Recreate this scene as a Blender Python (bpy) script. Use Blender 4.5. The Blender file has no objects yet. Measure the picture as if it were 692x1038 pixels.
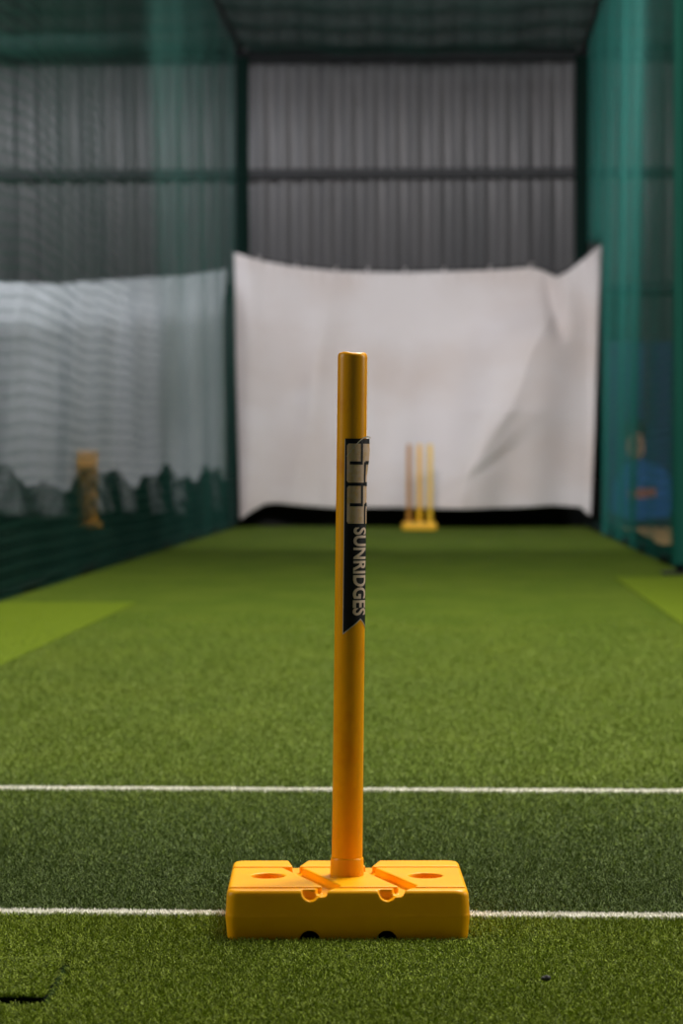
import bpy, bmesh, math, random
import numpy as np
from mathutils import Vector, Matrix, Euler

random.seed(4); rng = np.random.default_rng(7)
SC = bpy.context.scene
COL = SC.collection
R = math.radians

# ------------------------------------------------------------------ camera
F = 2600.0; CX, CY = 346.0, 519.0; H = 0.568
YAW = math.atan(104 / F); PITCH = math.atan(51 / F)
cd = bpy.data.cameras.new('camera'); cam = bpy.data.objects.new('camera', cd); COL.objects.link(cam)
cam.location = (0, 0, H); cam.rotation_euler = (R(90) - PITCH, 0, YAW)
cd.sensor_fit = 'VERTICAL'; cd.sensor_height = 36; cd.lens = F / 1038 * 36
cd.dof.use_dof = True; cd.dof.focus_distance = 3.17; cd.dof.aperture_fstop = 7.0
cd.clip_start = 0.05; cd.clip_end = 200
SC.camera = cam
CR = Euler((R(90) - PITCH, 0, YAW)).to_matrix()

# ------------------------------------------------------------------ world, lights, exposure
w = bpy.data.worlds.new('world'); SC.world = w; w.use_nodes = True
w.node_tree.nodes['Background'].inputs[0].default_value = (0.75, 0.85, 1.0, 1)
w.node_tree.nodes['Background'].inputs[1].default_value = 0.045
SC.view_settings.view_transform = 'Standard'; SC.view_settings.look = 'None'
SC.view_settings.gamma = 1; SC.view_settings.use_curve_mapping = False
SC.view_settings.exposure = 1.0

def area(name, loc, target, sx, sy, power, col=(1, 1, 1), spread=180):
    l = bpy.data.lights.new(name, 'AREA'); l.shape = 'RECTANGLE'; l.size = sx; l.size_y = sy
    l.energy = power; l.color = col; l.spread = R(spread)
    o = bpy.data.objects.new(name, l); COL.objects.link(o); o.location = loc
    o.rotation_euler = (Vector(target) - Vector(loc)).to_track_quat('-Z', 'Y').to_euler()
    return o
# daylight panels in the shed roof, then fill and rim lights added without a seen fixture
area('roof_daylight_near', (1.5, 5.2, 5.0), (0.1, 3.3, 0), 1.6, 1.2, 178, (1, .96, .86))
area('roof_daylight_middle', (0.6, 9.5, 6.0), (-0.2, 8.5, 0), 3.5, 3.0, 210, (1, .98, .84))
area('curtain_fill', (-.5, 14.6, 3.8), (0.1, 22.6, 1.5), 1.2, .9, 52, (1, .96, .97), 100)  # unseen fill light added to brighten the end curtain
area('left_fill', (-4.0, 21.4, 4.05), (-4.0, 22.7, 1.5), 2.5, 0.4, 30, (.92, .95, 1))  # added close above the left curtain to whiten its top, out of view
area('right_fill', (4.2, 15.0, 5.0), (1.4, 18.5, 1.8), 1.5, 1.5, 60, (.9, 1, 1))  # unseen fill added for the right net
area('left_rim_light', (-3.4, 3.2, 1.9), (-.1, 3.2, .35), 1.4, 2.0, 22, (1, .97, .92))  # added side light for the stump's left rim, no door stands here
area('right_rim_light', (3.6, 4.0, 2.0), (-.1, 3.2, .3), 1.6, 2.2, 34, (1, .96, .88))  # added side light for the right rim, likewise without a door

# ------------------------------------------------------------------ helpers
def at(x, y, Y):
    d = CR @ Vector(((x - CX) / F, (CY - y) / F, -1)); t = Y / d.y
    return Vector((d.x * t, Y, H + d.z * t))
def gr(x, y, z=0.0):
    d = CR @ Vector(((x - CX) / F, (CY - y) / F, -1)); t = (z - H) / d.z
    return Vector((d.x * t, d.y * t, z))

def tag(o, label=None, cat=None, group=None, kind=None):
    if label: o['label'] = label
    if cat: o['category'] = cat
    if group: o['group'] = group
    if kind: o['kind'] = kind
    return o
def empty(name, loc, rz=0.0):
    o = bpy.data.objects.new(name, None); COL.objects.link(o)
    o.location = loc; o.rotation_euler = (0, 0, rz); o.empty_display_size = .05
    return o
def link(name, me, mat, parent=None, smooth=True):
    o = bpy.data.objects.new(name, me); COL.objects.link(o)
    if mat: me.materials.clear(); me.materials.append(mat)
    if smooth: me.polygons.foreach_set('use_smooth', [True] * len(me.polygons))
    if parent: o.parent = parent
    return o
def from_bm(name, bm, mat, parent=None, smooth=False):
    me = bpy.data.meshes.new(name); bmesh.ops.recalc_face_normals(bm, faces=bm.faces[:])
    bm.to_mesh(me); bm.free()
    return link(name, me, mat, parent, smooth)
def mesh_np(name, co, faces, mat, parent=None, smooth=False):
    """co (n,3), faces (m,k) numpy arrays"""
    me = bpy.data.meshes.new(name); m, k = faces.shape
    me.vertices.add(len(co)); me.vertices.foreach_set('co', co.astype(np.float32).ravel())
    me.loops.add(m * k); me.loops.foreach_set('vertex_index', faces.astype(np.int32).ravel())
    me.polygons.add(m); me.polygons.foreach_set('loop_start', np.arange(0, m * k, k, dtype=np.int32))
    me.update(calc_edges=True)
    return link(name, me, mat, parent, smooth)
def bbox(bm, x0, x1, y0, y1, z0, z1, bev=0.0):
    r = bmesh.ops.create_cube(bm, size=1)
    for v in r['verts']:
        v.co = Vector(((x0 + x1) / 2 + v.co.x * (x1 - x0), (y0 + y1) / 2 + v.co.y * (y1 - y0), (z0 + z1) / 2 + v.co.z * (z1 - z0)))
    if bev:
        es = {e for v in r['verts'] for e in v.link_edges}
        bmesh.ops.bevel(bm, geom=list(es), offset=bev, segments=3, affect='EDGES', profile=.5)
def box(name, x0, x1, y0, y1, z0, z1, mat, parent=None, bev=0.0):
    bm = bmesh.new(); bbox(bm, x0, x1, y0, y1, z0, z1, bev)
    return from_bm(name, bm, mat, parent)
def lathe(bm, prof, seg=48, cx=0, cy=0):
    rings = []
    for r, z in prof:
        rings.append([bm.verts.new((cx + r * math.cos(2 * math.pi * i / seg), cy + r * math.sin(2 * math.pi * i / seg), z)) for i in range(seg)])
    for a, b in zip(rings, rings[1:]):
        for i in range(seg):
            bm.faces.new((a[i], a[(i + 1) % seg], b[(i + 1) % seg], b[i]))
    bm.faces.new(rings[0][::-1]); bm.faces.new(rings[-1])
def tube(bm, pts, r, seg=6):
    rings = []
    for i, p in enumerate(pts):
        d = (Vector(pts[min(i + 1, len(pts) - 1)]) - Vector(pts[max(i - 1, 0)])).normalized()
        u = d.orthogonal().normalized() if abs(d.z) > .9 else d.cross(Vector((0, 0, 1))).normalized()
        v = d.cross(u)
        rings.append([bm.verts.new(Vector(p) + r * (u * math.cos(2 * math.pi * k / seg) + v * math.sin(2 * math.pi * k / seg))) for k in range(seg)])
    for a, b in zip(rings, rings[1:]):
        for k in range(seg): bm.faces.new((a[k], a[(k + 1) % seg], b[(k + 1) % seg], b[k]))
    bm.faces.new(rings[0][::-1]); bm.faces.new(rings[-1])

# ------------------------------------------------------------------ materials
def mat(name, col, rough=.6, metal=0, spec=.5, noise=None, bump=None, sss=0, coat=0):
    """noise = (scale, col2, lo, hi[, stretch]) ; bump = (scale, strength, distance)"""
    m = bpy.data.materials.new(name); m.use_nodes = True; nt = m.node_tree; b = nt.nodes['Principled BSDF']
    b.inputs['Base Color'].default_value = (*col, 1); b.inputs['Roughness'].default_value = rough
    b.inputs['Metallic'].default_value = metal; b.inputs['Specular IOR Level'].default_value = spec
    b.inputs['Coat Weight'].default_value = coat
    if sss:
        b.inputs['Subsurface Weight'].default_value = sss
        b.inputs['Subsurface Radius'].default_value = (.012, .005, .001); b.inputs['Subsurface Scale'].default_value = 1
    tc = nt.nodes.new('ShaderNodeTexCoord')
    if noise:
        mp = nt.nodes.new('ShaderNodeMapping'); nt.links.new(tc.outputs['Object'], mp.inputs[0])
        mp.inputs['Scale'].default_value = noise[4] if len(noise) > 4 else (1, 1, 1)
        n = nt.nodes.new('ShaderNodeTexNoise'); n.inputs['Scale'].default_value = noise[0]; n.inputs['Detail'].default_value = 6
        nt.links.new(mp.outputs[0], n.inputs['Vector'])
        mr = nt.nodes.new('ShaderNodeMapRange'); mr.inputs[1].default_value = noise[2]; mr.inputs[2].default_value = noise[3]
        nt.links.new(n.outputs[0], mr.inputs[0])
        mx = nt.nodes.new('ShaderNodeMix'); mx.data_type = 'RGBA'
        mx.inputs['A'].default_value = (*col, 1); mx.inputs['B'].default_value = (*noise[1], 1)
        nt.links.new(mr.outputs[0], mx.inputs['Factor']); nt.links.new(mx.outputs['Result'], b.inputs['Base Color'])
    if bump:
        n = nt.nodes.new('ShaderNodeTexNoise'); n.inputs['Scale'].default_value = bump[0]; n.inputs['Detail'].default_value = 4
        nt.links.new(tc.outputs['Object'], n.inputs['Vector'])
        bp = nt.nodes.new('ShaderNodeBump'); bp.inputs['Strength'].default_value = bump[1]; bp.inputs['Distance'].default_value = bump[2]
        nt.links.new(n.outputs[0], bp.inputs['Height']); nt.links.new(bp.outputs[0], b.inputs['Normal'])
    return m
def turf_mat(name, dark, light, patch, fine=260, wear=0.5):
    """fibres vary at the tuft scale, and in large worn patches"""
    m = bpy.data.materials.new(name); m.use_nodes = True; nt = m.node_tree; b = nt.nodes['Principled BSDF']
    b.inputs['Roughness'].default_value = .5 if fine > 100 else .95; b.inputs['Specular IOR Level'].default_value = .14 if fine > 100 else .04
    tc = nt.nodes.new('ShaderNodeTexCoord')
    n = nt.nodes.new('ShaderNodeTexNoise'); n.inputs['Scale'].default_value = fine; n.inputs['Detail'].default_value = 3
    nt.links.new(tc.outputs['Object'], n.inputs['Vector'])
    r = nt.nodes.new('ShaderNodeMapRange'); r.inputs[1].default_value = .38; r.inputs[2].default_value = .66
    nt.links.new(n.outputs[0], r.inputs[0])
    a = nt.nodes.new('ShaderNodeMix'); a.data_type = 'RGBA'; a.inputs['A'].default_value = (*dark, 1); a.inputs['B'].default_value = (*light, 1)
    nt.links.new(r.outputs[0], a.inputs['Factor'])
    mp = nt.nodes.new('ShaderNodeMapping'); mp.inputs['Scale'].default_value = (1, .55, 1); nt.links.new(tc.outputs['Object'], mp.inputs[0])
    n2 = nt.nodes.new('ShaderNodeTexNoise'); n2.inputs['Scale'].default_value = 3.2; n2.inputs['Detail'].default_value = 5
    nt.links.new(mp.outputs[0], n2.inputs['Vector'])
    r2 = nt.nodes.new('ShaderNodeMapRange'); r2.inputs[1].default_value = .42; r2.inputs[2].default_value = .68; r2.inputs[4].default_value = wear
    nt.links.new(n2.outputs[0], r2.inputs[0])
    c = nt.nodes.new('ShaderNodeMix'); c.data_type = 'RGBA'; c.inputs['B'].default_value = (*patch, 1)
    nt.links.new(r2.outputs[0], c.inputs['Factor']); nt.links.new(a.outputs['Result'], c.inputs['A'])
    nt.links.new(c.outputs['Result'], b.inputs['Base Color'])
    bp = nt.nodes.new('ShaderNodeBump'); bp.inputs['Strength'].default_value = .6; bp.inputs['Distance'].default_value = .004
    nt.links.new(n.outputs[0], bp.inputs['Height']); nt.links.new(bp.outputs[0], b.inputs['Normal'])
    return m

M = {}
M['turf_near'] = turf_mat('turf_near', (.035, .065, .004), (.48, .60, .050), (.15, .21, .012), fine=420, wear=.35)
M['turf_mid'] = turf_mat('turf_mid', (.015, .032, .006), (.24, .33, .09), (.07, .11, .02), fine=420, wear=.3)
M['turf_pale'] = turf_mat('turf_pale', (.060, .100, .012), (.34, .43, .085), (.20, .26, .04), fine=300, wear=.4)
M['turf_far'] = turf_mat('turf_far', (.070, .110, .012), (.10, .15, .018), (.13, .17, .022), fine=60)
M['turf_backing'] = turf_mat('turf_backing', (.010, .022, .003), (.022, .045, .006), (.014, .03, .004), fine=90)
M['lit_strip'] = turf_mat('lit_strip', (.115, .17, .012), (.155, .21, .018), (.13, .185, .014), fine=60)  # light on the turf along the nets, put into the strip colour
M['turf_shaded'] = turf_mat('turf_shaded', (.004, .014, .006), (.007, .022, .010), (.005, .016, .007), fine=60)  # shade of the neighbouring lanes is put into this turf colour
M['white_pile'] = mat('white_pile', (.92, .90, .84), .7, noise=(40, (.70, .66, .56), .55, .8))
M['yellow'] = mat('yellow', (.97, .42, .0), .38, spec=.2, noise=(14, (.92, .365, .0), .5, .8), bump=(9, .12, .004))
M['yellow_pole'] = mat('yellow_pole', (.90, .38, .0), .30, spec=.28, noise=(30, (.78, .27, .0), .52, .8), bump=(26, .10, .003))
M['far_yellow'] = mat('far_yellow', (.95, .52, .02), .45)
M['far_yellow2'] = mat('far_yellow2', (.95, .60, .04), .45)
M['far_brown'] = mat('far_brown', (.50, .22, .03), .5)
M['amber'] = mat('amber', (.85, .40, .015), .45)
M['black'] = mat('black', (.006, .006, .010), .5, spec=.25)
M['cream'] = mat('cream', (.66, .46, .33), .45, noise=(120, (.62, .36, .12), .45, .75))
M['cream_text'] = mat('cream_text', (.70, .53, .42), .45)
M['silver_edge'] = mat('silver_edge', (.50, .46, .40), .35, spec=.6)
M['sheet'] = mat('sheet', (.20, .195, .20), .5, .3, noise=(1.2, (.15, .15, .155), .4, .7, (3, 1, .4)))
M['side_sheet'] = mat('side_sheet', (.16, .17, .17), .6, .2)
M['girt'] = mat('girt', (.018, .020, .024), .6)
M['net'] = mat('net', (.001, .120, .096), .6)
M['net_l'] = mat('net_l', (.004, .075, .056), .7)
M['net_dark'] = mat('net_dark', (.001, .014, .010), .9, spec=.2)
M['cloth'] = mat('cloth', (.76, .71, .72), .85, noise=(1.1, (.66, .57, .54), .42, .8, (1, 1, 1.6)), bump=(14, .25, .01))
M['cloth_side'] = mat('cloth_side', (.52, .54, .56), .85, noise=(1.3, (.42, .44, .45), .45, .8))
M['black_board'] = mat('black_board', (.004, .004, .005), .8)
M['ceil'] = mat('ceil', (.12, .12, .13), .7)
M['banner'] = mat('banner', (.004, .022, .09), .6, noise=(2.5, (.008, .05, .15), .5, .72))
M['banner_dark'] = mat('banner_dark', (.004, .012, .03), .5)
M['skin'] = mat('skin', (.34, .17, .10), .6)
M['hair'] = mat('hair', (.008, .007, .008), .7)
M['shirt'] = mat('shirt', (.02, .10, .33), .6)
M['shirt_mark'] = mat('shirt_mark', (.42, .12, .08), .6)
M['sand'] = mat('sand', (.62, .36, .13), .8, noise=(3, (.48, .28, .10), .4, .7))
M['rubber'] = mat('rubber', (.015, .013, .010), .7)
M['turf_cut'] = mat('turf_cut', (.006, .010, .004), .95, spec=.05)
M['film'] = mat('film', (.62, .55, .45), .3)

# ------------------------------------------------------------------ shell
XL, XR, YB, ZT = -1.83, 1.25, 22.9, 4.25      # the lane's nets
YW = 24.0                                     # corrugated end wall
LANE_Y0 = 0.2
tag(box('floor', -9, 9, -3, YW, -.10, -.018, M['turf_backing']), kind='structure')
def ribbed_wall(name, x0, x1, y, z0, z1, m, along='x', flip=1):
    """trapezoid rib sheet"""
    P = .205; prof = [(0, 0), (.065, 0), (.085, .035), (.150, .035), (.170, 0)]
    xs = []; k = 0
    while x0 + k * P < x1:
        for a, d in prof: xs.append((x0 + k * P + a, d))
        k += 1
    co = []; 
    for z in (z0, z1):
        for a, d in xs:
            co.append((a, y - d * flip, z) if along == 'x' else (y - d * flip, a, z))
    n = len(xs); i = np.arange(n - 1)
    f = np.stack([i, i + 1, i + 1 + n, i + n], 1)
    o = mesh_np(name, np.array(co), f, m)
    md = o.modifiers.new('solid', 'SOLIDIFY'); md.thickness = .004; md.offset = -1
    return tag(o, kind='structure')
ribbed_wall('wall_back', -9, 9, YW, 0, 7.2, M['sheet'])
ribbed_wall('wall_left', -3, YW, -9, 0, 7.2, M['side_sheet'], 'y', -1)
ribbed_wall('wall_right', -3, YW, 9, 0, 7.2, M['side_sheet'], 'y', 1)
tag(box('ceiling', -9, 9, -3, YW, 7.2, 7.3, M['ceil']), kind='structure')
k = 0
for y_px in (58, 176, 293):
    z = at(420, y_px, YW - .08).z; k += 1
    bm = bmesh.new()
    bbox(bm, -8.9, 8.9, YW - .115, YW - .036, z - .045, z - .037)
    bbox(bm, -8.9, 8.9, YW - .115, YW - .107, z - .045, z + .045)
    bbox(bm, -8.9, 8.9, YW - .115, YW - .036, z + .037, z + .045)
    tag(from_bm('trim_%d' % k, bm, M['girt']), kind='structure')
tag(box('trim_4', -8.9, 8.9, 22.98, 23.04, -.012, .42, M['black_board']), kind='structure')  # black board filling the gap below the curtains

# ------------------------------------------------------------------ turf ground pieces (sheet under the pile)
YC = gr(346, 922.2).y            # crease by the stump
YP = gr(346, 797.3).y          # popping crease
ZB = -.009
def sheet(name, x0, x1, y0, y1, m, label, z=ZB, th=.006):
    o = box(name, x0, x1, y0, y1, z - th, z, m)
    return tag(o, label, 'turf')
PL, PR = -1.25, .84            # width of the pitch runner
sheet('turf_carpet', XL, XR, YC, 22.9, M['turf_far'], 'long mid-green artificial turf carpet running from the stump to the white curtain')
sheet('turf_carpet', XL, XR, LANE_Y0, YC, M['turf_backing'], 'near piece of turf carpet in front of the line under the yellow stump')
sheet('turf_carpet', -8.8, XL, 4, 22.9, M['turf_shaded'], 'turf carpet of the neighbouring lane behind the left net, its shade put into the dark green')
sheet('turf_carpet', XR, 8.8, 4, 22.9, M['turf_shaded'], 'turf carpet of the lane beyond the right net, its shade put into the dark green')
sheet('lit_strip', XL + .03, PL, 5.6, gr(60, 609).y, M['lit_strip'], 'bright yellow-green strip beside the left net, light on the turf put into its colour', ZB + .004, .004)
sheet('lit_strip', PR, XR - .01, 5.6, gr(650, 584).y, M['lit_strip'], 'bright yellow-green strip beside the right net, light on the turf put into its colour', ZB + .004, .004)

# ------------------------------------------------------------------ pile (uncountable short fibres)
BX = gr(351.3, 887, .053); ROOT = Vector((BX.x, 3.187, 0)); RZ = R(2.7)
PATCH = [gr(-70, 1009), gr(44, 1009), gr(64, 972), gr(-50, 972)]
def inside(x, y, grow, side=None):
    cx = sum(p.x for p in PATCH) / 4; cy = sum(p.y for p in PATCH) / 4; ok = np.ones(len(x), bool)
    for k, (a, b) in enumerate(zip(PATCH, PATCH[1:] + PATCH[:1])):
        L = math.hypot(b.x - a.x, b.y - a.y)
        ok &= ((b.x - a.x) * (y - a.y) - (b.y - a.y) * (x - a.x)) / L > -(side if side is not None and k else grow)
    return ok
def pile(name, n, y0, y1, m, label, h0, h1, xr=None, dens=2.0, wid=.0007, fadeout=0, kind='stuff', cat='turf', lean=.006, within=None, zb=None, fadein=0, wavy=0):
    # density falls with distance; the wedge in view (with a margin) is filled
    t = rng.random(n)
    if dens == 2.0:   # p(y) ~ 1/y
        y = y0 * (y1 / y0) ** t
    else:
        y = y0 + (y1 - y0) * t
    if xr: x = xr[0] + (xr[1] - xr[0]) * rng.random(n)
    else:
        c = -y * 104 / F; hw = y * 346 / F * 1.12 + .05
        x = c + hw * (2 * rng.random(n) - 1)
    keep = (x > XL + .02) & (x < XR - .02)
    lx = (x - ROOT.x) * math.cos(RZ) + (y - ROOT.y) * math.sin(RZ); ly = -(x - ROOT.x) * math.sin(RZ) + (y - ROOT.y) * math.cos(RZ)
    keep &= ~((abs(lx) < .149) & (abs(ly) < .122))
    if xr is None:
        keep &= ~((abs(y - YC) < .013) | (abs(y - YP) < .013)) & ~inside(x, y, .020, .009)
    if within is not None: keep = inside(x, y, -.001)
    if fadein: keep &= rng.random(n) < np.clip((y - y0) / (fadein - y0), 0.03, 1) ** 1.7
    if fadeout: keep &= rng.random(n) > np.clip((y - fadeout) / (y1 - fadeout), 0, 1)
    x, y = x[keep], y[keep]; n = len(x)
    if wavy: y = y + wavy * (np.sin(x * 5.3) + .5 * np.sin(x * 13 + 1) + .25 * np.sin(x * 47))
    sc = np.sqrt(np.maximum(y / 3.2, 1)) if xr is None else np.ones(n)
    h = (h0 + (h1 - h0) * rng.random(n)) * (1 if xr else np.minimum(sc, 1.2)); wd = wid * (.7 + .6 * rng.random(n)) * sc
    a = rng.random(n) * 2 * math.pi; l = rng.random(n) * lean * 1.3; la = rng.random(n) * 2 * math.pi
    z0 = np.full(n, (ZB if zb is None else zb) - .001)
    p0 = np.stack([x - np.cos(a) * wd, y - np.sin(a) * wd, z0], 1)
    p1 = np.stack([x + np.cos(a) * wd, y + np.sin(a) * wd, z0], 1)
    mx, my = x + np.cos(la) * l * .45, y + np.sin(la) * l * .45
    p2 = np.stack([mx + np.cos(a) * wd * .8, my + np.sin(a) * wd * .8, z0 + h * .7], 1)
    p3 = np.stack([mx - np.cos(a) * wd * .8, my - np.sin(a) * wd * .8, z0 + h * .7], 1)
    tx, ty = x + np.cos(la) * l * 1.5, y + np.sin(la) * l * 1.5
    p4 = np.stack([tx + np.cos(a) * wd * .5, ty + np.sin(a) * wd * .5, z0 + h * .92], 1)
    p5 = np.stack([tx - np.cos(a) * wd * .5, ty - np.sin(a) * wd * .5, z0 + h * .92], 1)
    co = np.stack([p0, p1, p4, p5], 1).reshape(-1, 3)
    f = np.arange(n * 4).reshape(-1, 4)
    o = mesh_np(name, co, f, m)
    return tag(o, label, cat, kind=kind)
pile('turf_pile', 280000, 2.35, YC, M['turf_near'], 'short yellow-green artificial turf pile in the foreground around the stump base', .004, .0095)
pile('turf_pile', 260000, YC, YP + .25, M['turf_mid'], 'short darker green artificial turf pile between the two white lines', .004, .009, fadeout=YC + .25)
pile('turf_pile', 400000, YC, 10.0, M['turf_pale'], 'lighter artificial turf pile around and past the farther white line', .004, .008, fadeout=6.5, fadein=YP + .1)  # paler blades thicken from the near line towards the farther one

def crease(yc, wd, n, label):
    root = empty('crease_line', (0, 0, 0)); tag(root, label, 'line', 'painted crease lines')
    x0, x1 = XL + .05, XR - .03
    box('line_backing', x0, x1, yc - wd / 2 + .008, yc + wd / 2 - .008, ZB, ZB + .0035, M['white_pile'], root)
    o = pile('line_pile', n, yc - wd / 2, yc + wd / 2, M['white_pile'], None, .004, .009, xr=(-1.0, .6) if yc < 4 else (-1.3, .9), dens=1, cat=None, lean=.004, wavy=.0028)
    o.parent = root
    return root
crease(YC, .030, 26000, 'thin white line on the turf running behind the yellow stump base')
crease(YP, .031, 30000, 'thin white line across the turf farther back than the stump')

tp = empty('turf_patch', (PATCH[0].x * .5 + PATCH[1].x * .5, PATCH[1].y, 0)); tag(tp, 'loose rectangular turf patch with dark cut edges in the lower left foreground', 'turf')
bm = bmesh.new(); lo = [bm.verts.new((p.x, p.y, ZB)) for p in PATCH]; hi = [bm.verts.new((p.x, p.y, -.0025)) for p in PATCH]
bm.faces.new(lo[::-1]); bm.faces.new(hi)
for i in range(4): bm.faces.new((lo[i], lo[(i + 1) % 4], hi[(i + 1) % 4], hi[i]))
o = from_bm('patch_backing', bm, M['turf_cut'], tp); o.location = -Vector(tp.location)
o = pile('patch_pile', 26000, PATCH[0].y - .01, PATCH[2].y + .01, M['turf_near'], None, .004, .0075, xr=(PATCH[0].x - .02, PATCH[2].x + .02), dens=1, cat=None, within=True, zb=-.0025)
o.parent = tp; o.location = -Vector(tp.location)

# ------------------------------------------------------------------ main stump
W2, D2, HB = .1475, .121, .053
stump = empty('cricket_stump', ROOT, RZ)
tag(stump, 'single yellow plastic cricket stump standing in its rectangular weighted base on turf', 'cricket stump')
def build_base():
    bm = bmesh.new()
    # drafted body: widest at the parting line
    levels = [(-.0040, -.0085), (-.0025, -.005), (0.0, .0225), (-.0006, .0240), (-.0016, .0465), (-.0026, .0503), (-.0055, HB)]
    rings = []
    def ring(ins, z, rc=.013, seg=5):
        vs = []
        for (sx, sy, a0) in ((1, 1, 0), (-1, 1, 90), (-1, -1, 180), (1, -1, 270)):
            for k in range(seg + 1):
                a = R(a0 + 90 * k / seg)
                vs.append(bm.verts.new((sx * (W2 + ins - rc) + rc * math.cos(a), sy * (D2 + ins - rc) + rc * math.sin(a), z)))
        return vs
    for ins, z in levels: rings.append(ring(ins, z))
    for a, b in zip(rings, rings[1:]):
        n = len(a)
        for i in range(n): bm.faces.new((a[i], a[(i + 1) % n], b[(i + 1) % n], b[i]))
    bm.faces.new(rings[0][::-1]); bm.faces.new(rings[-1])
    bmesh.ops.recalc_face_normals(bm, faces=bm.faces[:])
    me = bpy.data.meshes.new('body'); bm.to_mesh(me); bm.free()
    body = bpy.data.objects.new('tmp_body', me); COL.objects.link(body)
    cutters = []
    def cutter(fn):
        b = bmesh.new(); fn(b); bmesh.ops.recalc_face_normals(b, faces=b.faces[:])
        mm = bpy.data.meshes.new('c'); b.to_mesh(mm); b.free()
        o = bpy.data.objects.new('tmp_cut', mm); COL.objects.link(o); cutters.append(o)
    def poly(b, pts, z0, z1):
        lo = [b.verts.new((x, y, z0)) for x, y in pts]; hi = [b.verts.new((x, y, z1)) for x, y in pts]; n = len(pts)
        b.faces.new(lo[::-1]); b.faces.new(hi)
        for i in range(n): b.faces.new((lo[i], lo[(i + 1) % n], hi[(i + 1) % n], hi[i]))
    T = HB + .02
    for ya, yb in ((-.0990, -.0895), (.0575, .0665)):     # the two long grooves
        cutter(lambda b: poly(b, [(-.2, ya), (.2, ya), (.2, yb), (-.2, yb)], HB - .0090, T))
    for dx in (0, .0925):
        # diagonal channel with its two kinks
        cutter(lambda b: poly(b, [(-.082 + dx, .062), (-.0615 + dx, .072), (-.0085 + dx, -.078), (-.0115 + dx, -.094), (-.029 + dx, -.090)], HB - .0105, T + .001))
        cutter(lambda b: poly(b, [(-.0285 + dx, -.082), (-.0105 + dx, -.088), (-.036 + dx, -.14), (-.053 + dx, -.14)], HB - .0075, T + .002))
        # funnel through the rear band
        cutter(lambda b: poly(b, [(-.067 + dx, .061), (-.0605 + dx, .066), (-.044 + dx, .14), (-.077 + dx, .14)], HB - .0100, T + .003))
        # round saddle notches, top and bottom of the long faces
        def cyl(x, z, r, y0, y1):
            def f(b):
                rr = bmesh.ops.create_cone(b, cap_ends=True, segments=28, radius1=r, radius2=r, depth=y1 - y0)
                for v in rr['verts']:
                    v.co = Vector((x + v.co.x, (y0 + y1) / 2 + v.co.z, z + v.co.y))
            return f
        cutter(cyl(-.0445 + dx, HB - .0020, .0108, -.14, -.1075))
        cutter(cyl(-.0455 + dx, -.0085, .0128, -.14, .14))
    for sx in (-1, 1):
        def hole(b, sx=sx):
            rr = bmesh.ops.create_cone(b, cap_ends=True, segments=40, radius1=.0185, radius2=.0215, depth=.040)
            for v in rr['verts']: v.co += Vector((sx * .098, -.006, HB - .030 + .02 + .0))
        cutter(hole)
    for c in cutters:
        md = body.modifiers.new('b', 'BOOLEAN'); md.operation = 'DIFFERENCE'; md.object = c; md.solver = 'EXACT'
    rm = body.modifiers.new('r', 'REMESH'); rm.mode = 'VOXEL'; rm.voxel_size = .0015
    sm = body.modifiers.new('s', 'SMOOTH'); sm.factor = .5; sm.iterations = 5
    bpy.context.view_layer.update()
    dg = bpy.context.evaluated_depsgraph_get()
    out = bpy.data.meshes.new_from_object(body.evaluated_get(dg))
    for c in cutters + [body]:
        mm = c.data; bpy.data.objects.remove(c); bpy.data.meshes.remove(mm)
    out.name = 'base'
    return out
link('base', build_base(), M['yellow'], stump)

ZP = .040; LEAN = R(.62); RS = .0190
def leaned(o): o.location = (0, 0, ZP); o.rotation_euler = (0, LEAN, 0); return o
TOPZ = .7045 - ZP
bm = bmesh.new()
prof = [(.0160, 0)]
for i in range(25):
    t = i / 24; prof.append((.01925 - .0009 * t, .004 + t * (TOPZ - .012)))
r_t = prof[-1][0]
for a in range(1, 8):
    an = R(90 * a / 7); prof.append((r_t - .0045 * (1 - math.cos(an)), TOPZ - .0065 + .0055 * math.sin(an)))
prof += [(.011, TOPZ - .0016), (.004, TOPZ - .0026)]
lathe(bm, prof, 64)
for v in bm.verts:   # dented rim of the moulded top
    if v.co.z > TOPZ - .008:
        a = math.atan2(v.co.y, v.co.x); v.co.z += .0005 * math.sin(a * 2 + .6) + .0002 * math.sin(5 * a)
leaned(from_bm('pole', bm, M['yellow_pole'], stump, True))
bm = bmesh.new()
lathe(bm, [(.0190, 0), (.0212, .0005), (.0212, .012), (.0205, .0335), (.0200, .0350), (.0188, .0355)], 64)
leaned(from_bm('collar', bm, M['yellow_pole'], stump, True))

# --- label wrapped round the pole
def pxa(x, y):
    c = 357.6 - (y - 357) * 6.2 / 533; r = 15.6 - (357 - y) * .0006
    return math.asin(max(-1, min(1, (x - c) / r)))
def pxz(y): return H + (468 - y) * 3.172 / F - ZP
def wrap(a, z, lift):
    t = max(0, min(1, (z + ZP - .548) / .03)); u = max(0, a - R(48))
    r = .01925 - .0009 * (z / TOPZ) + lift + t * u * .0042
    return Vector((r * math.sin(a), -r * math.cos(a), z))
def patch(bm, a0, a1, zb, zt, lift, na=24, nz=1):
    """zb, zt: functions of angle (or numbers)"""
    fb = zb if callable(zb) else (lambda a: zb); ft = zt if callable(zt) else (lambda a: zt)
    g = [[bm.verts.new(wrap(a0 + (a1 - a0) * i / na, fb(a0 + (a1 - a0) * i / na) * (1 - j / nz) + ft(a0 + (a1 - a0) * i / na) * j / nz, lift)) for j in range(nz + 1)] for i in range(na + 1)]
    for i in range(na):
        for j in range(nz): bm.faces.new((g[i][j], g[i + 1][j], g[i + 1][j + 1], g[i][j + 1]))
A0 = pxa(348.6, 560); A1 = R(112); AM = pxa(365.3, 626)
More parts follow.
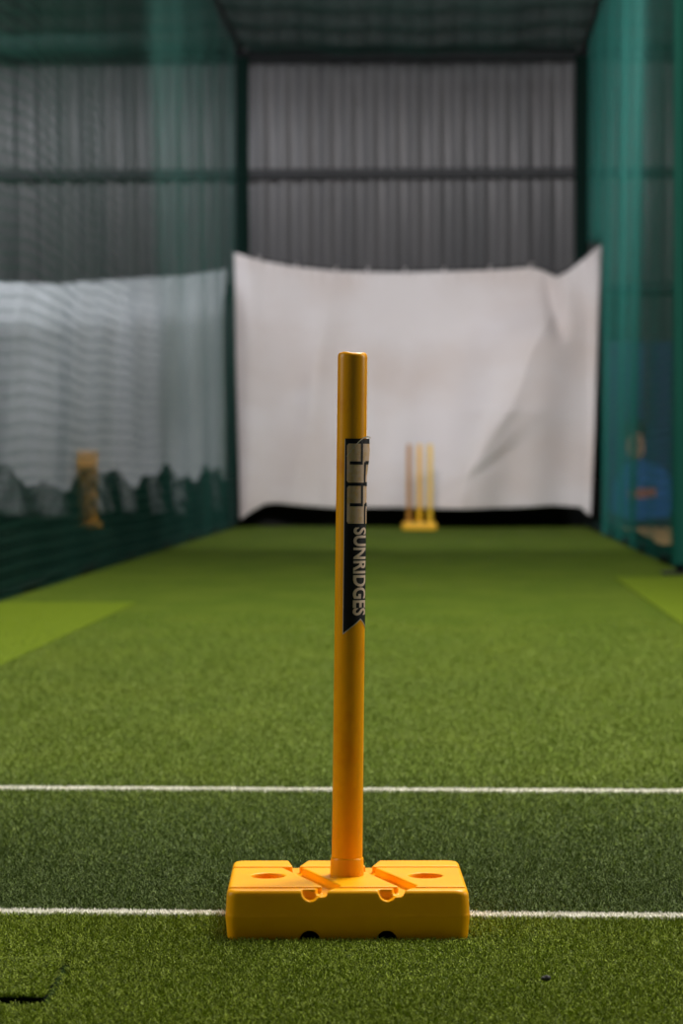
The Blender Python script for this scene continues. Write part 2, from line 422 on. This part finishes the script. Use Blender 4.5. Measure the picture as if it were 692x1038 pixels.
def tail(a):
    lo, hi = pxz(642), pxz(627)
    return lo + (hi - lo) * (a - A0) / (AM - A0) if a < AM else hi + (lo - hi) * (a - AM) / (AM - A0)
bm = bmesh.new(); patch(bm, A0, A1, tail, pxz(444.5), .0004, 48, 24)
label = leaned(from_bm('label', bm, M['black'], stump, True)); label['label'] = 'black sticker wrapped round the pole with swallowtail lower end'
bm = bmesh.new()
ed = R(2.4)
patch(bm, A0 - ed, A0, lambda a: tail(a) - .0012, pxz(445), .0004, 2, 24)
patch(bm, A0 - ed, A1, lambda a: tail(a) - .0014, tail, .0004, 48, 1)
o = from_bm('label_border', bm, M['silver_edge'], label, True); o['label'] = 'thin silver edge of the sticker'
# emblem: pale panel broken by black bars
def a_of(zx, zy):                    # from the enlarged crop (x9.43 from 345,430)
    return pxa(345 + zx / 9.43, 430 + zy / 9.43)
def zz(zy): return pxz(430 + zy / 9.43)
AE = R(100)
bm = bmesh.new()
def rblock(x0, x1, y0, y1, rx=14, ry=22, right=None):
    a0 = a_of(x0, (y0 + y1) / 2); a1 = right if right else a_of(x1, (y0 + y1) / 2)
    ra = min(R(7), (a1 - a0) / 2.2); zt, zb = zz(y0), zz(y1); rz = min(.0024, (zt - zb) / 2.2)
    def cut(a):
        d = min(a - a0, a1 - a) if not right else (a - a0)
        if d >= ra: return 0
        q = 1 - d / ra; return rz * (1 - math.sqrt(max(0, 1 - q * q)))
    patch(bm, a0, a1, lambda a: zb + cut(a), lambda a: zt - cut(a), .0008, 22, 6)
rblock(62, 0, 185, 557, right=AE); rblock(62, 0, 590, 950, right=AE)
o = from_bm('emblem_panel', bm, M['cream'], label, True); o['label'] = 'pale printed panels on the sticker'
bm = bmesh.new()
def bar(x0, x1, y0, y1):
    ym = (y0 + y1) / 2
    patch(bm, a_of(x0, ym), a_of(x1, ym), zz(y1), zz(y0), .0011, 10, 6)
for oy in (0, 400):
    bar(196, 214, 180 + oy, 385 + oy); bar(90, 212, 355 + oy, 385 + oy)
    bar(224, 238, 360 + oy, (575 if oy == 0 else 955 - 400) + oy); bar(234, 256, 350 + oy, 383 + oy)
bar(236, 258, 552, 592)
from_bm('emblem_bars', bm, M['black'], label, True)
# lettering
def text_bm(s, bold=.02):
    cu = bpy.data.curves.new('t', 'FONT'); cu.body = s; cu.size = 1; cu.offset = bold; cu.resolution_u = 4
    to = bpy.data.objects.new('tmp_text', cu); COL.objects.link(to); bpy.context.view_layer.update()
    me = bpy.data.meshes.new_from_object(to.evaluated_get(bpy.context.evaluated_depsgraph_get()))
    bpy.data.objects.remove(to); bpy.data.curves.remove(cu)
    b = bmesh.new(); b.from_mesh(me); bpy.data.meshes.remove(me)
    return b
bm = text_bm('SUNRIDGES', .028)
xs = [v.co.x for v in bm.verts]; ys = [v.co.y for v in bm.verts]; x0, x1, y0, y1 = min(xs), max(xs), min(ys), max(ys)
for i in range(1, 14):
    bmesh.ops.bisect_plane(bm, geom=bm.verts[:] + bm.edges[:] + bm.faces[:], plane_co=(0, y0 + (y1 - y0) * i / 14, 0), plane_no=(0, 1, 0))
TA0, TA1 = pxa(357.6, 580), R(74)
for v in bm.verts:
    tx = (v.co.x - x0) / (x1 - x0); ty = (v.co.y - y0) / (y1 - y0)
    v.co = wrap(TA0 + (TA1 - TA0) * ty, pxz(534.5 + tx * (624 - 534.5)), .0008)
from_bm('lettering', bm, M['cream_text'], label, True)
# torn clear film lifting at the label's top corner
bm = bmesh.new()
g = []
for i in range(10):
    t = i / 9; a = R(-18) + t * R(100); zc = pxz(462 - 20 * math.sin(t * 1.9)); row = []
    for j in range(2):
        p = wrap(a, zc - j * .0016, .0014); row.append(bm.verts.new(p + Vector((.0018 * max(0, t - .7) / .3, 0, 0))))
    g.append(row)
for a, b in zip(g, g[1:]): bm.faces.new((a[0], b[0], b[1], a[1]))
o = from_bm('film_strip', bm, M['film'], label, True); o['label'] = 'pale torn film strip curling off the top of the sticker'

# ------------------------------------------------------------------ nets
def thread_grid(P, r, m, name, parent, r2=None):
    """P: (A,B,3) array of knots; threads run along both directions as 3-sided strands"""
    def strands(Q, r):
        A, B, _ = Q.shape
        d = np.gradient(Q, axis=1); d /= np.linalg.norm(d, axis=2, keepdims=True)
        ref = np.array([1.0, 0, 0]) if abs(np.ptp(Q[..., 0])) < 1.0 else np.array([0, 0, 1.0])
        u = np.cross(d, ref); u /= np.linalg.norm(u, axis=2, keepdims=True) + 1e-9; v = np.cross(d, u)
        ring = np.stack([Q + r * (u * math.cos(t) + v * math.sin(t)) for t in (0, 2.094, 4.189)], 2)   # A,B,3,3
        idx = np.arange(A * B * 3).reshape(A, B, 3); fs = []
        for k in range(3):
            k2 = (k + 1) % 3
            fs.append(np.stack([idx[:, :-1, k], idx[:, :-1, k2], idx[:, 1:, k2], idx[:, 1:, k]], -1).reshape(-1, 4))
        return ring.reshape(-1, 3), np.concatenate(fs)
    c1, f1 = strands(P, r2 or r); c2, f2 = strands(np.swapaxes(P, 0, 1), r)
    return mesh_np(name, np.concatenate([c1, c2]), np.concatenate([f1, f2 + len(c1)]), m, parent)
def side_net(x, y0, y1, z0, z1, cell, r, m, name, parent, wob=.03, topfn=None, ph=0.0, sag=.02, cz=None, r2=None, pull=0):
    ny = int((y1 - y0) / cell) + 1; nz = int((z1 - z0) / (cz or cell)) + 1
    Y, Z = np.meshgrid(np.linspace(y0, y1, ny), np.linspace(0, 1, nz))
    top = topfn(Y) if topfn else z1
    Zz = z0 + (top - z0) * Z
    Zz = Zz + sag * np.sin(Y * 2.3 + ph) * np.sin(math.pi * Z) + sag * .5 * np.sin(Y * 5.1 + 1 + ph) * np.sin(math.pi * Z)
    Y = np.minimum(Y, y1 - pull * np.clip((2.45 - Zz) / .15, 0, 1) * (1 - .002 * (y1 - Y))); X = x + wob * np.sin(Y * 1.7 + ph) * (.3 + .7 * (1 - Z)) + wob * .5 * np.sin(Y * 4.3 + Z * 3 + ph)
    return thread_grid(np.stack([X, Y, Zz], -1), r, m, name, parent, r2)
def skirt_top(Y): return .47 + .05 * np.sin(Y * 1.9) + .03 * np.sin(Y * 4.7 + 1) + .015 * np.abs(np.sin(Y * 9))
def cage_side(x, y0, label, grp, ph, netm, out, name='side_net', rr=.0013, rh=.0025, sk=1.0):
    YE = 22.45
    root = empty(name, (x, (y0 + YB) / 2, 0)); tag(root, label, 'net')
    inv = -Vector(root.location)
    net = side_net(x, y0, YE, .0, ZT, .048, rr, netm, 'netting', root, wob=.008, ph=ph, cz=.060, r2=rh, pull=2.1 if out > 0 else 0); net.location = inv
    s = side_net(x + out * .06, y0, YE, .0, .5 * sk, .036, .0023, M['net_dark'], 'net_skirt', root, wob=.018, topfn=lambda Y: sk * skirt_top(Y), ph=ph + 1); s.location = inv
    s['label'] = 'dark doubled netting hanging along the floor'
    bm = bmesh.new()
    n = 60
    tube(bm, [(x + out * .03 + .03 * math.sin(i * .9 + ph), y0 + (YB - y0) * i / n, .02 + .006 * math.sin(i * 1.7)) for i in range(n + 1)], .016)
    b = from_bm('bottom_rope', bm, M['net_dark'], root, True); b.location = inv
    bm = bmesh.new(); tube(bm, [(x, y0, ZT), (x, YB + .05, ZT)], .032, 10)
    t = from_bm('top_rail', bm, M['girt'], root, True); t.location = inv
    return root
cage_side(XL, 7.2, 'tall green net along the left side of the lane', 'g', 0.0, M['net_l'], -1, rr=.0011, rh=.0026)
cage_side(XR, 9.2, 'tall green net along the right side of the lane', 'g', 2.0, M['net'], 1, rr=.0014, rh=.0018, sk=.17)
def roof_net(x0, x1, y0, y1, z, label):
    root = empty('roof_net', ((x0 + x1) / 2, (y0 + y1) / 2, z)); tag(root, label, 'net')
    nx = int((x1 - x0) / .05) + 1; ny = int((y1 - y0) / .05) + 1
    X, Y = np.meshgrid(np.linspace(x0, x1, nx), np.linspace(y0, y1, ny), indexing='ij')
    Z = z - .05 * np.sin(math.pi * (X - x0) / (x1 - x0)) + .012 * np.sin(X * 9) + .01 * np.sin(Y * 7)
    o = thread_grid(np.stack([X, Y, Z], -1), .0023, M['net_l'], 'netting', root); o.location = -Vector(root.location)
    bm = bmesh.new(); tube(bm, [(x0 + .04, y1 + .03, z), (x1 - .04, y1 + .03, z)], .02, 8)
    o = from_bm('end_rail', bm, M['girt'], root, True); o.location = -Vector(root.location)
roof_net(XL + .04, XR - .04, 15, YB - .05, ZT - .02, 'green net roof over the middle lane with the white curtain')
roof_net(-6.0, XL - .06, 15, YB - .05, ZT - .02, 'dim green net roof over the neighbouring lane on the left')
roof_net(XR + .06, 4.5, 15, YB - .05, ZT - .02, 'dim green net roof over the neighbouring lane on the right')

def post(x, y, r, m, label, z1=ZT, wrapn=True):
    root = empty('corner_post', (x, y, ZB)); tag(root, label, 'post')
    bm = bmesh.new(); lathe(bm, [(r, 0), (r, z1)], 16); from_bm('pole', bm, m, root, True)
    bm = bmesh.new(); bbox(bm, -.09, .09, -.09, .09, 0, .012, .003); from_bm('base_plate', bm, m, root)
    if wrapn:    # the net gathered round it
        bm = bmesh.new(); seg = 22; rings = []
        for j in range(60):
            z = .05 + (z1 - .1) * j / 59
            rings.append([bm.verts.new(((r + .012 + .010 * math.sin(k * 2 * math.pi * 5 / seg + z * 1.3)) * math.cos(2 * math.pi * k / seg),
                                        (r + .012 + .010 * math.sin(k * 2 * math.pi * 5 / seg + z * 1.3)) * math.sin(2 * math.pi * k / seg), z)) for k in range(seg)])
        for a, b in zip(rings, rings[1:]):
            for k in range(seg): bm.faces.new((a[k], a[(k + 1) % seg], b[(k + 1) % seg], b[k]))
        o = from_bm('gathered_net', bm, M['net_dark'] if y > 20 else M['net'], root, True)
    return root
post(XL + .02, YB + .16, .045, M['girt'], 'dark corner post wrapped in green net behind the left edge of the white curtain')
post(XR - .02, YB + .16, .045, M['girt'], 'dark corner post behind the right edge of the white curtain')
post(gr(689, 580).x, gr(689, 580).y, .02, M['girt'], 'green net gathered round a post at the right edge of the frame')

# ------------------------------------------------------------------ curtains
def interp(pts, x):
    for (a, b), (c, d) in zip(pts, pts[1:]):
        if x <= c: return b + (d - b) * max(0, (x - a)) / (c - a)
    return pts[-1][1]
def sm(a, b, x):
    t = max(0, min(1, (x - a) / (b - a))); return t * t * (3 - 2 * t)
def gauss(x, c, s): return math.exp(-((x - c) / s) ** 2)
def curtain(name, YD, left, right, top, bot, disp, m, label, cat, nx=190, nz=110):
    """left/right: (x_top, x_bottom) in picture measures taken at the curtain's own distance"""
    P = []; 
    for j in range(nz + 1):
        v = j / nz
        for i in range(nx + 1):
            u = i / nx
            xx = (left[0] + (left[1] - left[0]) * v) * (1 - u) + (right[0] + (right[1] - right[0]) * v) * u
            yt = interp(top, xx); yb = interp(bot, xx); yy = yt + (yb - yt) * v
            p = at(xx, yy, YD); p.y -= disp(xx, yy, u, v); P.append(p)
    idx = np.arange((nx + 1) * (nz + 1)).reshape(nz + 1, nx + 1)
    f = np.stack([idx[:-1, :-1], idx[1:, :-1], idx[1:, 1:], idx[:-1, 1:]], -1).reshape(-1, 4)
    root = empty(name, at((left[1] + right[1]) / 2, 530, YD)); root.location.z = at((left[1] + right[1]) / 2, 515, YD).z; tag(root, label, cat)
    o = mesh_np('cloth', np.array([tuple(p) for p in P]), f, m, root, True)
    o.location = -Vector(root.location)
    md = o.modifiers.new('solid', 'SOLIDIFY'); md.thickness = .004
    return root
top = [(230, 255), (237, 256), (262, 264), (300, 271), (340, 275), (400, 276.5), (450, 275.5), (500, 274), (538, 271), (552, 275), (564, 281), (576, 275), (592, 262), (610, 247)]
bot = [(230, 528), (243, 527), (256, 518), (268, 511), (280, 510), (300, 512), (340, 515), (400, 514), (470, 515), (520, 514), (560, 512), (588, 514), (594, 520), (600, 524)]
def fold(x, y, x0, y0, x1, y1, w):   # ridge along a line in the cloth, signed
    dx, dy = x1 - x0, y1 - y0; L = math.hypot(dx, dy); t = ((x - x0) * dx + (y - y0) * dy) / L / L
    d = ((x - x0) * dy - (y - y0) * dx) / L
    e = sm(-.3, .5, t) * (1 - sm(.8, 1.25, t))
    return d / w, e
def disp_c(x, y, u, v):
    r = 0
    r += .05 * gauss(x, 252, 12) + .035 * gauss(x, 290, 9 + 10 * v) * v + .03 * gauss(x, 312 + 12 * v, 10) * sm(.1, .7, v)
    r += .018 * math.sin(x * .11 + y * .01) * (.3 + v) + .012 * math.sin(x * .043 + 1)
    xb = 575 - (y - 290) * .5 + 4 * math.sin(y * .05); A = max(0, min(.50, .0056 * (604 - xb))) * sm(262, 350, y)
    q = x - xb; r += A * (math.exp(-(q / 60) ** 2) if q < 0 else max(0, 1 - q / (604 - xb)))
    d, e = fold(x, y, 556, 275, 566, 340, 9); r -= .10 * e * math.exp(-d * d)
    d, e = fold(x, y, 540, 420, 455, 500, 7); r += .016 * e * math.exp(-d * d)
    d, e = fold(x, y, 520, 455, 440, 508, 6); r -= .018 * e * math.exp(-d * d)
    d, e = fold(x, y, 330, 320, 300, 500, 10); r += .03 * e * math.exp(-d * d)
    d, e = fold(x, y, 380, 420, 350, 505, 8); r += .025 * e * math.exp(-d * d)
    r += .05 * gauss(x, 603, 6)
    r += .010 * math.sin(u * 190) * gauss(v, 0, .03)
    return r
curtain('curtain', 22.62, (236, 243), (609.5, 598), top, bot, disp_c, M['cloth'], 'white cloth curtain hung across the end of the middle lane', 'curtain')
def disp_l(x, y, u, v): return .35 * sm(-.05, .22, v) + .03 * math.sin(x * .09) + .02 * math.sin(x * .21 + y * .01) + .02 * math.sin(y * .03 + x * .02)
tl = [(-300, 296), (0, 286), (60, 288), (120, 283), (180, 280), (232, 273)]
bl = [(-300, 522), (0, 520), (60, 524), (120, 518), (200, 520), (232, 516)]
curtain('curtain', 22.7, (-300, -300), (230, 232), tl, bl, disp_l, M['cloth_side'], 'grey-white cloth curtain seen through the left net', 'curtain', 200, 50)

# hanging line and ties for the middle curtain
tl_root = empty('curtain_line', at(420, 268, 22.68)); tag(tl_root, 'thin dark cord the middle white curtain hangs from', 'cord')
bm = bmesh.new()
tube(bm, [at(x, interp(top, x) - (2 if x not in (237, 609) else 0), 22.68) for x in range(237, 611, 12)], .006, 6)
o = from_bm('cord', bm, M['girt'], tl_root, True); o.location = -Vector(tl_root.location)
for x in (262, 300, 340, 372, 410, 450, 496, 538):
    bm = bmesh.new(); y = interp(top, x)
    tube(bm, [at(x, y + 3, 22.60), at(x, y - 4, 22.62), at(x + 1, y - 4, 22.70), at(x + 1, y + 3, 22.70)], .007, 6)
    o = from_bm('tie', bm, M['cloth'], tl_root, True); o.location = -Vector(tl_root.location)

# ------------------------------------------------------------------ far wickets
def wicket(loc, mats, label, base_w, hgt, gap, base_m):
    root = empty('wicket', loc); tag(root, label, 'wicket')
    bm = bmesh.new(); bbox(bm, -base_w / 2, base_w / 2, -.06, .06, 0, .062, .012)
    from_bm('base', bm, base_m, root, True)
    for k in (-1, 0, 1):
        bm = bmesh.new()
        lathe(bm, [(.017, .05), (.019, .07), (.0185, hgt - .01), (.0165, hgt - .002), (.010, hgt)], 20, cx=k * gap)
        from_bm('stump', bm, mats[k + 1], root, True)
    return root
g = gr(425, 536); wicket((g.x, g.y, ZB), [M['far_brown'], M['far_yellow'], M['far_yellow2']], 'wicket of three stumps on a yellow base before the white curtain', .29, .725, .0885, M['far_yellow'])
g = at(89, 532, 22.2); wicket((g.x, g.y, ZB), [M['amber']] * 3, 'amber wicket of three stumps seen through the left net', .26, .67, .062, M['amber'])

# ------------------------------------------------------------------ banner with a printed cricketer beyond the right net
YBN = 22.75
b0 = at(612, 530, YBN); b1 = at(655, 530, YBN); b2 = at(716, 530, YBN); zt = at(650, 346, YBN).z
bn = empty('banner', ((b0.x + b2.x) / 2, YBN, 0)); tag(bn, 'dark blue banner with a printed seated player seen through the right net', 'banner')
def bpart(name, o): o.name = name; o.parent = bn; o.location = -Vector(bn.location); return o
bpart('panel', box('panel', b0.x, b2.x, YBN, YBN + .02, .0, zt, M['banner']))
bpart('panel_seam', box('panel_seam', b1.x - .02, b1.x + .03, YBN - .003, YBN - .0005, .9, zt, M['banner_dark']))
bpart('printed_ground', box('printed_ground', b0.x, b2.x, YBN - .003, YBN - .0005, .0, .13, M['banner_dark']))
def flat(name, pts, m, dz):
    bm = bmesh.new(); vs = [bm.verts.new(at(x, y, YBN - dz)) for x, y in pts]; f = bm.faces.new(vs)
    r = bmesh.ops.extrude_face_region(bm, geom=[f])
    for v in r['geom']:
        if isinstance(v, bmesh.types.BMVert): v.co.y += .0008
    return bpart(name, from_bm(name, bm, m))
def ell(cx, cy, rx, ry, n=26): return [(cx + rx * math.cos(2 * math.pi * i / n), cy + ry * math.sin(2 * math.pi * i / n)) for i in range(n)]
flat('printed_hair', ell(643, 438, 13, 14), M['hair'], .004)
flat('printed_shirt', [(630, 472), (640, 467), (656, 467), (670, 472), (680, 486), (684, 512), (678, 524), (640, 528), (622, 520), (622, 492)], M['shirt'], .004)
flat('printed_face', ell(644, 452, 9.5, 14), M['skin'], .006)
flat('printed_emblem', [(636, 497), (664, 494), (665, 503), (638, 506)], M['shirt_mark'], .006)
g0, g1 = gr(628, 533), gr(692, 560)
bm = bmesh.new(); bbox(bm, 1.47, XR + 1.6, 16.4, 22.2, ZB, ZB + .012, .003)
tag(from_bm('floor_mat', bm, M['sand']), 'sandy brown floor mat on the ground beyond the right net', 'mat')

# ------------------------------------------------------------------ debris on the turf
g = gr(553, 997)
bm = bmesh.new(); bmesh.ops.create_icosphere(bm, subdivisions=2, radius=.0052)
for v in bm.verts:
    v.co.x *= 1.15; v.co.z *= .6; v.co += Vector((random.uniform(-1, 1), random.uniform(-1, 1), random.uniform(-1, 1))) * .0008; v.co.z += .006
o = from_bm('rubber_crumb', bm, M['rubber']); o.location = (g.x, g.y, 0); tag(o, 'small black rubber crumb on the foreground turf right of the base', 'crumb')
